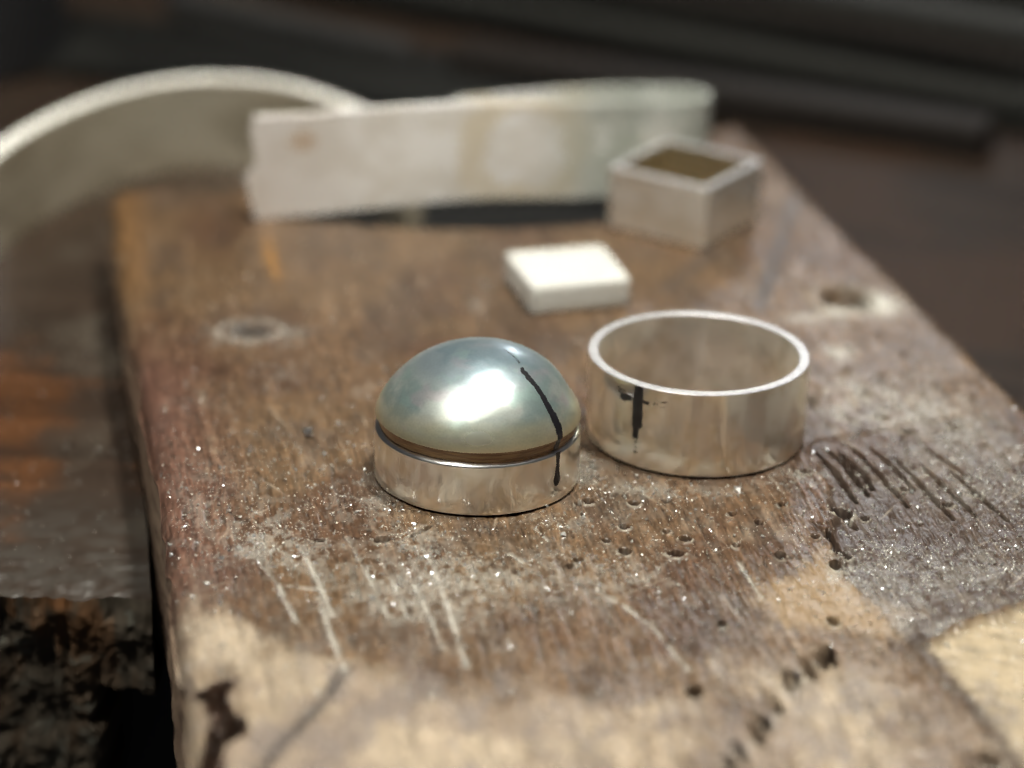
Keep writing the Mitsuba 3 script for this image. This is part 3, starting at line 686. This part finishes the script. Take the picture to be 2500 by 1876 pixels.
v[:, :2] += (0.03 * (F3(v[:, 0] * 1.2, v[:, 1] * 1.2, v[:, 2] * 2, 113) - 0.5) * (v[:, 2] < PZ - 0.02))[:, None] * (v[:, :2] - [BX, BY]) / 7
add('pearl__shell_back', v, f, 'm_shell_edge', smooth=50)
tag('pearl', 'blue grey iridescent domed half pearl with black ink line, on the low cup', 'pearl')
tag('pearl__shell_back', 'brown shell edge under the dome')

INK = np.array([(-15.2, .246, .05), (-22, .331, .07), (-28.0, .42, .09), (-34.4, .49, .10), (-37.8, .53, .19), (-38.6, .612, .20), (-38.5, .729, .20), (-39.2, .83, .22), (-38.7, .905, .27), (-37.9, .965, .31), (-37.7, 1.0, .25)])


def pearl_ink(s, r):
    mid = np.interp(r, INK[:, 1], np.radians(INK[:, 0]))
    half = np.interp(r, INK[:, 1], INK[:, 2])
    d = np.abs(s - mid) * PR * r
    n = F3(s * 60, r * 55, 1, 115, 3)
    gaps = (r < 0.50) * (0.30 * (n > 0.58)) + (np.abs(r - 0.475) < 0.02) * 0.10
    return half * 1.15 - d + 0.16 * (n - 0.5) - gaps - 9 * (r < 0.24) - 9 * (r > 0.9995)


ink_patch('pearl__ink_line', lambda s, r: dome_pt(r, s, 0.045), pearl_ink, np.radians(-46), np.radians(-10), 0.23, 1.0, 130, 190)
tag('pearl__ink_line', 'black marker line down the front right of the dome')


def shell_surf(s, z):
    r = np.interp(z, [BH, BH + .12, BH + .45, BH + .7, PZ], [6.90, 6.95, 7.03, 7.10, PR]) + 0.06
    return np.stack([BX + r * np.cos(s), BY + r * np.sin(s), z], -1)


ink_patch('pearl__ink_line_001', shell_surf, lambda s, z: 0.30 - np.abs(s - np.radians(-38.6)) * 7.1 + 0.1 * (F3(s * 50, z * 5, 1, 117, 2) - 0.5), np.radians(-43), np.radians(-34), BH + 0.02, PZ, 40, 24)

# the open round band to its right
RX, RY, RR_, RH = 13.449, 2.223, 8.0, 6.525
a8 = lambda v: np.arctan2(v[:, 1] - RY, v[:, 0] - RX)
v, f = wobble_ring(RX, RY, [(RR_ - 0.30, 0.03), (RR_ - 0.05, 0.24), (RR_, 0.32), (RR_ + 0.01, 2.2), (RR_, 4.4), (RR_, RH - 0.07)], n=300, amp=0.03, seed=4, facets=26)
lo = (v[:, 2] < 0.33) & (v[:, 2] > 0.1)
v[lo, 2] += 0.14 * (N3(v[lo, 0] * 0.3, v[lo, 1] * 0.3, 1, 121) - 0.6)
add('round_band', v, f, 'm_silver', smooth=40)
v, f = wobble_ring(RX, RY, [(RR_, RH - 0.07), (RR_ - 0.05, RH), (RR_ - 0.66, RH), (RR_ - 0.72, RH - 0.06)], n=300, amp=0.03, seed=4, facets=26)
add('round_band__rim', v, f, 'm_filed_silver', smooth=30)
v, f = wobble_ring(RX, RY, [(RR_ - 0.72, RH - 0.06), (RR_ - 0.74, 4.2), (RR_ - 0.72, 2.2), (RR_ - 0.72, 0.05), (RR_ - 0.30, 0.03)], n=300, amp=0.025, seed=6)
add('round_band__inner_wall', v, f, 'm_silver_inside', smooth=40)
tag('round_band', 'taller open round silver band standing right of the pearl, black ink stroke on its side', 'ring')
tag('round_band__rim', 'filed flat pale upper edge')


def band_surf(s, z):
    return np.stack([RX + (RR_ + 0.045) * np.cos(s), RY + (RR_ + 0.045) * np.sin(s), z], -1)


def band_ink(s_, z):
    s = (np.degrees(s_) + 124.6) * 0.1396          # arc length in mm
    n = F3(s * 3.2, z * 3.2, 2, 123, 3) - 0.5
    edge = np.minimum(np.minimum(s + np.interp(z, [2.3, 3.2, 3.5, 5.4, 6.5], [0.30, 0.34, 0.40, 0.44, 0.28]), np.interp(z, [2.3, 3.2, 3.45, 6.5], [0.14, 0.20, 0.46, 0.40]) - s), np.minimum(z - 2.4, 6.46 - z)) + 0.10 * n
    streak = F3(s * 1.6, z * 9, 3, 125, 3)
    left = np.minimum(np.minimum(s + 1.75, -0.1 - s), np.minimum(z - (5.0 + 0.05 * s), 5.78 + 0.02 * s - z)) + 1.0 * (streak - 0.60)
    left2 = np.minimum(left, 0.35 - np.abs(np.abs(s + 1.2) - 0.35) + 0 * z)
    right = np.minimum(np.minimum(s - 0.2, 0.85 - s), 0.12 - np.abs(z - 5.45 + 0.12 * s)) + 0.25 * n
    smear = np.minimum(np.minimum(s - 1.2, 2.3 - s), 0.28 - np.abs(z - 5.65)) + 1.0 * (streak - 0.66)
    dots = np.minimum(0.10 - np.abs(s + 0.05), np.minimum(z - 1.4, 2.25 - z)) + 0.9 * (F3(s * 3, z * 5, 5, 127, 2) - 0.62)
    return np.maximum.reduce([edge, left2, right, smear, dots])


ink_patch('round_band__ink_mark', band_surf, band_ink, np.radians(-138), np.radians(-107), 1.3, 6.48, 150, 170)
tag('round_band__ink_mark', 'black marker stroke with smudges beside it')


# ------------------------------------------------------------------ square tube, shell tile
def rounded_prism(w, d, z0, z1, r, bev, seg=5):
    """a block with rounded vertical edges and bevelled top and bottom"""
    def outline(off):
        pts = []
        rr = max(r - off, 0.02)
        for k, (sx, sy) in enumerate(((1, 1), (-1, 1), (-1, -1), (1, -1))):
            for t in np.linspace(0, np.pi / 2, seg):
                ang = t + k * np.pi / 2
                pts.append((sx * (w / 2 - r) + rr * np.cos(ang), sy * (d / 2 - r) + rr * np.sin(ang)))
        return np.array(pts)
    rows = [(bev, z0), (bev * 0.3, z0 + bev * 0.3), (0, z0 + bev), (0, (z0 + z1) / 2), (0, z1 - bev), (bev * 0.3, z1 - bev * 0.3), (bev, z1)]
    V = [np.c_[outline(o), np.full(4 * seg, z)] for o, z in rows]
    n = 4 * seg
    q = tri(grid_faces(len(rows), n, True))
    V = np.vstack(V + [np.array([[0, 0, z0], [0, 0, z1]])])
    top = (len(rows) - 1) * n
    caps = [[top + k, top + (k + 1) % n, len(V) - 1] for k in range(n)] + [[(k + 1) % n, k, len(V) - 2] for k in range(n)]
    return V, np.vstack([q, caps])


def place(v, cx, cy, yaw, shear=0.0):
    c, s = math.cos(yaw), math.sin(yaw)
    x = v[:, 0] + shear * v[:, 1]
    return np.c_[cx + x * c - v[:, 1] * s, cy + x * s + v[:, 1] * c, v[:, 2]]


QX, QY, QA, QH, QYAW, QW = 14.626, 47.357, 9.749, 5.75, -0.576, 0.56


def square_loop(half, z, seg=14, r=0.25):
    pts = []
    for k, (sx, sy) in enumerate(((1, 1), (-1, 1), (-1, -1), (1, -1))):
        for t in np.linspace(0, np.pi / 2, 5):
            pts.append((sx * (half - r) + r * np.cos(t + k * np.pi / 2), sy * (half - r) + r * np.sin(t + k * np.pi / 2), z))
    return np.array(pts)


def square_shell(rows):
    V = np.vstack([square_loop(h, z, r=r) for h, z, r in rows])
    return place(V, QX, QY, QYAW), tri(grid_faces(len(rows), 20, True))


q2 = QA / 2
add('square_tube', *square_shell([(q2 - .35, 0.02, .2), (q2 - .05, 0.26, .2), (q2, 0.36, .2), (q2, QH - 0.08, .2)]), 'm_box_silver', smooth=35)
add('square_tube__rim', *square_shell([(q2, QH - 0.08, .2), (q2 - 0.06, QH, .2), (q2 - QW + .05, QH, .12), (q2 - QW, QH - .06, .12)]), 'm_filed_silver', smooth=25)
add('square_tube__inner_wall', *square_shell([(q2 - QW, QH - .06, .12), (q2 - QW, 0.05, .12), (q2 - .35, 0.02, .2)]), 'm_box_inside', smooth=35)
tag('square_tube', 'open square silver box setting standing on the board before the long strip', 'bezel')
tag('square_tube__rim', 'pale filed square upper edge')

v, f = rounded_prism(8.574, 8.376, 0.02, 2.569, 0.5, 0.32)
v = place(v, 4.265, 29.902, 0.303, 0.034)
sx_ = v.copy()
v[:, 2] += 0.05 * (N3(v[:, 0] * 0.5, v[:, 1] * 0.5, 1, 131) - 0.5) * (v[:, 2] > 1)
add('shell_tile', v, f, 'm_shell_white', smooth=50)
tag('shell_tile', 'small thick white shell tile with rounded edges lying on the brown board', 'tile')


# ------------------------------------------------------------------ bent silver strips
def ribbon(pts, height, thick, n=260, rough_start=0.0, seed=0, tall=None, levels=14):
    """an upright strip following a path of (x, y, bottom z): outer face, inner face, edges and ends in one closed surface"""
    p = np.asarray(pts, float)
    t = np.r_[0, np.cumsum(np.linalg.norm(np.diff(p[:, :2], axis=0), axis=1))]
    cs = CubicSpline(t, p)
    tt = np.linspace(0, t[-1], n)
    c, d = cs(tt), cs(tt, 1)
    k_h = np.ones(n) if tall is None else np.interp(tt, t, tall) / height
    nrm = np.c_[d[:, 1], -d[:, 0]]
    nrm /= np.linalg.norm(nrm, axis=1, keepdims=True)
    b = min(0.12, thick / 4)
    side = [(-1, k) for k in np.linspace(0, 1, levels)] + [(1, k) for k in np.linspace(1, 0, levels)]
    rows = []
    for sg, k in side:
        h = b + (height - 2 * b) * k
        rows.append((sg * thick / 2, h))
    loop = [(-thick / 2 + b, 0)] + rows[:levels] + [(-thick / 2 + b, height), (thick / 2 - b, height)] + rows[levels:] + [(thick / 2 - b, 0)]
    loop = np.array(loop)
    V = np.stack([c[:, None, 0] + nrm[:, None, 0] * loop[None, :, 0], c[:, None, 1] + nrm[:, None, 1] * loop[None, :, 0], c[:, None, 2] + k_h[:, None] * loop[None, :, 1]], -1)
    if rough_start:
        hh = loop[None, :, 1]
        rag = rough_start * (F3(hh * 0.55, hh * 0, seed, seed + 5, 3) - 0.35) + 0.7 * np.exp(-(((hh - height + 0.3) / 0.8) ** 2))
        w = np.exp(-(tt / 0.9) ** 2)[:, None]
        V[..., :2] += (rag * w)[..., None] * (d[:1, :2] / np.linalg.norm(d[0, :2]))[:, None]
    m = len(loop)
    f = [tri(grid_faces(n, m, True))]
    V = V.reshape(-1, 3)
    for row, flip in ((0, False), (n - 1, True)):
        base = row * m
        cap = []
        for k in range(m // 2 - 1):
            i, j = base + k, base + k + 1
            i2, j2 = base + m - 1 - k, base + m - 2 - k
            cap += [[i, i2, j2], [i, j2, j]]
        cap = np.array(cap)
        f.append(cap[:, ::-1] if flip else cap)
    return V, np.vstack(f)


STRIP = [(-23.3, 45.4, 0.05), (-14, 47.1, 0.6), (-2.8, 49.7, 1.1), (7, 53.0, 0.4), (12.5, 55.5, 0.1), (15.9, 56.9, 0.05), (16.55, 57.7, 0.05), (16.6, 61.0, 0.05), (15.8, 62.0, 0.05), (13.0, 62.3, 0.05), (8, 62.2, 0.0), (1.8, 61.2, 0.0), (-6, 58.8, 0.0)]
v, f = ribbon(STRIP, 10.0, 0.55, n=360, rough_start=2.2, seed=3, tall=[9.5, 9.3, 9.0, 8.9, 8.7, 8.5, 8.4, 8.2, 8.1, 8.1, 8.0, 7.7, 7.4])
add('silver_strip', v, f, 'm_pickled_silver', smooth=40)
tag('silver_strip', 'long bowed matt silver strip folded back at its right end, standing across the board', 'metal strip')
HOOP = [(-46.0, 38.0, -7.4), (-48.2, 48.0, -7.4), (-47.0, 58.0, -7.4), (-44.0, 67.0, -7.4), (-39.0, 75.6, -7.4), (-33.0, 80.6, -7.4), (-26.5, 81.2, -7.4), (-21.0, 78.4, -7.4), (-16.0, 73.2, -7.4), (-11.5, 66.5, -7.0), (-9.6, 62.0, -6.8)]
v, f = ribbon(HOOP, 9.2, 1.7, n=260, seed=9)
add('silver_hoop', v, f, 'm_hoop_silver', smooth=40)
top = [(x, y, z + 9.15) for x, y, z in HOOP]
v, f = ribbon(top, 0.16, 1.7, n=260, seed=9, levels=3)
add('silver_hoop__edge', v, f, 'm_painted_glare_silver', smooth=40)
tag('silver_hoop__edge', 'upper edge with its glare painted as matt white')
tag('silver_hoop', 'large curved thick silver band with a bright edge, standing behind the board at far left', 'metal band')


# ------------------------------------------------------------------ dark things at the back
def bar(key, p0, p1, depth, z0, h, bevel, mat='m_bar', tone=None):
    """a straight bar whose front lower edge runs from p0 to p1"""
    p0, p1 = np.array(p0, float), np.array(p1, float)
    L = np.linalg.norm(p1 - p0)
    v, f = rounded_prism(L, depth, z0, z0 + h, bevel * 1.2, bevel)
    e = (p1 - p0) / L
    c = (p0 + p1) / 2 + np.array([-e[1], e[0]]) * depth / 2
    v = place(v, c[0], c[1], math.atan2(e[1], e[0]))
    add(key, v, f, mat, smooth=40)


bar('dark_slat', (-8, 113.5), (47.5, 90.5), 5.0, -7.36, 3.4, 0.5, 'm_bar_brown')
tag('dark_slat', 'narrow dark wooden slat lying nearest behind the brown board', 'slat')
bar('dark_slat_001', (-80, 119), (16.0, 91.0), 21.0, -7.36, 1.2, 0.4)  # added board, laid to darken the bench behind the hoop
tag('dark_slat_001', 'added dark board that darkens the bench behind the silver hoop', 'slat')
STACK = [  # distance behind the line of the nearest stacked slat, lower z, thickness, depth, material
    (0.0, -7.36, 1.7, 14, 'm_bar'), (1.6, -5.5, 1.5, 14, 'm_bar_grey'), (5.0, -3.85, 1.6, 12, 'm_bar'), (6.4, -2.1, 1.3, 12, 'm_bar_brown'),
    (9.5, -0.65, 2.0, 14, 'm_bar_grey'), (17.0, 1.5, 2.2, 14, 'm_bar'), (19.0, 3.9, 1.6, 16, 'm_bar_grey'), (25.0, 5.7, 2.6, 20, 'm_bar')]
ORD = ['first', 'second', 'third', 'fourth', 'fifth', 'sixth', 'seventh', 'topmost']
for k, (back, z0, h, dep, mat) in enumerate(STACK):
    e = np.array([0.873, -0.488])
    o = np.array([-75.0, 171.0]) + back * np.array([0.488, 0.873])
    key = f'dark_slat_{k + 2:03d}'
    bar(key, o - e * 8 * (k % 3), o + e * (200 - 9 * (k % 4)), dep, z0, h - 0.04, 0.3, mat)
    tag(key, ORD[k] + ' thin slat up in the blurred dark stack at the back', 'slat', group='slats stacked at the back')
bar('steel_rod', (-42, 134.5), (-13.5, 115.2), 3.0, -7.36, 3.2, 0.7, 'm_plate')
tag('steel_rod', 'short blurred grey rod lying behind the silver hoop', 'rod')
t = np.linspace(0, 2 * np.pi, 64, endpoint=False)
prof = [(0.1, -7.36), (11.6, -7.36), (12, -6.9), (12, 4.6), (11.5, 5.2), (10.8, 5.2), (10.6, 3.8), (0.1, 3.8)]
v = np.vstack([np.c_[-62.5 + r * np.cos(t), 117 + r * np.sin(t), np.full(64, z)] for r, z in prof])
add('black_tin', v, tri(grid_faces(len(prof), 64, True)), 'm_black', smooth=40)
tag('black_tin', 'black round tin at the upper left corner behind the hoop', 'tin')


# ------------------------------------------------------------------ filings, dust and shavings
def grains(n, size, lift, seed, power=1.0, flat=0.6, floor=0.05):
    r = np.random.default_rng(seed)
    out = np.zeros((0, 2))
    while len(out) < n:
        x, y = r.uniform(-26, 46, 60000), r.uniform(-52, 44, 60000)
        dens = np.clip(dust_density(x, y), 0, 1.3) ** power
        dens = dens * (0.25 + 1.5 * sm(0.44, 0.64, 0.5 * F3(x * 0.9, y * 0.7, 2.0, 55, 3) + 0.5 * F3(x * 2.6, y * 1.9, 2.0, 58, 3))) + floor * sm(48, -5, y)
        ok = (r.uniform(0, 1.6, len(x)) < dens) & (x > xl(y) + 0.3) & (x < xr(y) - 0.3)
        for cx, cy, rad in ((BX, BY, BR + 0.08), (QX, QY, 6.9), (4.265, 29.9, 6.2)):
            ok &= np.hypot(x - cx, y - cy) > rad
        ok &= np.abs(np.hypot(x - RX, y - RY) - 7.55) > 0.62
        out = np.vstack([out, np.c_[x, y][ok]])
    out = out[:n]
    s = size * np.exp(r.normal(0, 0.45, n)).clip(0.4, 2.6)
    base = np.array([(1, 0, 0), (-1, 0, 0), (0, 1, 0), (0, -1, 0), (0, 0, 1), (0, 0, -1)], float)
    fc = np.array([(0, 2, 4), (2, 1, 4), (1, 3, 4), (3, 0, 4), (2, 0, 5), (1, 2, 5), (3, 1, 5), (0, 3, 5)])
    q = r.normal(size=(n, 4))
    q /= np.linalg.norm(q, axis=1, keepdims=True)
    w, X, Y, Z = q.T
    R = np.stack([1 - 2 * (Y * Y + Z * Z), 2 * (X * Y - Z * w), 2 * (X * Z + Y * w), 2 * (X * Y + Z * w), 1 - 2 * (X * X + Z * Z), 2 * (Y * Z - X * w), 2 * (X * Z - Y * w), 2 * (Y * Z + X * w), 1 - 2 * (X * X + Y * Y)], -1).reshape(n, 3, 3)
    shape = r.uniform(0.55, 1.3, (n, 6, 1)) * base[None] * np.array([1, 0.8, flat])
    v = np.einsum('nij,nkj->nki', R, shape) * s[:, None, None]
    z = top_z(out[:, 0], out[:, 1]) + s * lift
    v += np.c_[out, z][:, None, :]
    return v.reshape(-1, 3), (fc[None] + 6 * np.arange(n)[:, None, None]).reshape(-1, 3)


add('pale_dust', *grains(9000, 0.048, 0.35, 21, power=1.2, floor=0.015), 'm_dust')
tag('pale_dust', 'pale filing dust scattered in drifts over the worn brown board', 'dust', kind='stuff')
g1, g2 = grains(9500, 0.056, 0.45, 22, power=1.1, floor=0.05), grains(2200, 0.095, 0.4, 24, power=0.7, floor=0.10)
g3 = grains(230, 0.15, 0.4, 27, power=0.5, floor=0.35)
r = np.random.default_rng(91)
n4 = 420
g4v, g4f = grains(n4, 0.085, 0.0, 33, floor=0.5)
px, py = r.uniform(-62, -26, n4), r.uniform(-7, 40, n4)
px = np.minimum(px, xl(py) - 0.8 - r.exponential(2.0, n4) * (r.uniform(0, 1, n4) < 0.5))
g4v = g4v.reshape(n4, 6, 3)
g4v = (g4v - g4v.mean(1, keepdims=True) + np.stack([px, py, np.full(n4, -7.36) - 1.2 * np.clip((1 - py) / 9, 0, 1) ** 2.4], -1)[:, None]).reshape(-1, 3)
gv, gf = [g1, g2, g3, (g4v, g4f)], []
for k, (a_, b_) in enumerate(gv):
    gf.append(b_ + sum(len(q[0]) for q in gv[:k]))
add('silver_filings', np.vstack([q[0] for q in gv]), np.vstack(gf), 'm_filings')
tag('silver_filings', 'bright tiny silver filings sprinkled over the brown board and bench', 'filings', kind='stuff')


def shaving(key, x, y, size, seed, label):
    """a curled irregular sliver of metal"""
    r = np.random.default_rng(seed)
    t = np.linspace(0, 1, 9)
    ang = r.uniform(0, 6.28)
    px = size * (t - 0.5) * np.cos(ang) + 0.12 * size * r.normal(size=9)
    py = size * (t - 0.5) * np.sin(ang) + 0.12 * size * r.normal(size=9)
    pz = 0.10 + 0.35 * size * np.abs(np.sin(t * 4 + r.uniform(0, 3))) * r.uniform(0.4, 1, 9)
    w = 0.22 * size * (0.5 + r.uniform(0, 1, 9)) * np.sin(np.pi * (0.1 + 0.8 * t))
    z0 = float(top_z(np.array([x]), np.array([y]))[0])
    c = np.c_[x + px, y + py, z0 + pz]
    side = np.c_[-np.sin(ang) * w, np.cos(ang) * w, 0.5 * w * r.uniform(-1, 1, 9)]
    up = np.array([0, 0, 0.05 * size])
    V = np.stack([c - side, c + up, c + side, c - up], 1).reshape(-1, 3)
    f = np.vstack([tri(grid_faces(9, 4, True)), [[0, 1, 2], [0, 2, 3], [34, 33, 32], [35, 34, 32]]])
    add(key, V, f, 'm_bright_silver')
    tag(key, label, 'metal shaving')


shaving('metal_shaving', -14.69, 0.04, 1.3, 5, 'dark curled metal shaving on the board left of the low cup')
shaving('metal_shaving_001', 23.6, -10.5, 1.6, 8, 'shiny bluish metal shaving in a hole right of the round band')
shaving('metal_shaving_002', 11.3, -17.7, 0.9, 12, 'bright sliver caught in a pit in front of the round band')


# ------------------------------------------------------------------ the lamps that light the bench (outside the picture)
def lamp(key, pos, aim, rad, rgb, label):
    pos, aim = np.array(pos, float), np.array(aim, float)
    w = T().look_at(origin=(pos * MM).tolist(), target=(aim * MM).tolist(), up=[0, 1, 0.01])
    scene[key + '__bulb'] = {'type': 'disk', 'to_world': w @ T().scale([rad * MM] * 3), 'emitter': {'type': 'area', 'radiance': {'type': 'rgb', 'value': list(rgb)}}}
    d = (aim - pos) / np.linalg.norm(aim - pos)
    e1 = np.cross(d, [0, 1, 0.01])
    e1 /= np.linalg.norm(e1)
    e2 = np.cross(d, e1)
    t = np.linspace(0, 2 * np.pi, 48, endpoint=False)
    rows = [(0.5, -1.2 * rad), (0.7 * rad, -1.1 * rad), (1.15 * rad, -0.1 * rad), (1.5 * rad, 0.9 * rad), (1.56 * rad, 0.9 * rad), (1.21 * rad, -0.14 * rad), (0.72 * rad, -1.2 * rad), (0.5, -1.3 * rad)]
    v = np.vstack([pos + d * h + r * (np.cos(t)[:, None] * e1 + np.sin(t)[:, None] * e2) for r, h in rows])
    add(key + '__shade', v, tri(grid_faces(len(rows), 48, True)), 'm_lamp_shade', smooth=40)
    tag(key, label, 'lamp')


for k, l in enumerate(LAMPS):
    lamp('bench_lamp' if k == 0 else 'bench_lamp_001', *l, ['left', 'right'][k] + ' bench lamp above the board')
for k, l in enumerate(BACK_LAMPS):
    lamp('back_lamp' if k == 0 else 'back_lamp_001', *l, ['near', 'far'][k] + ' small lamp behind the bench')
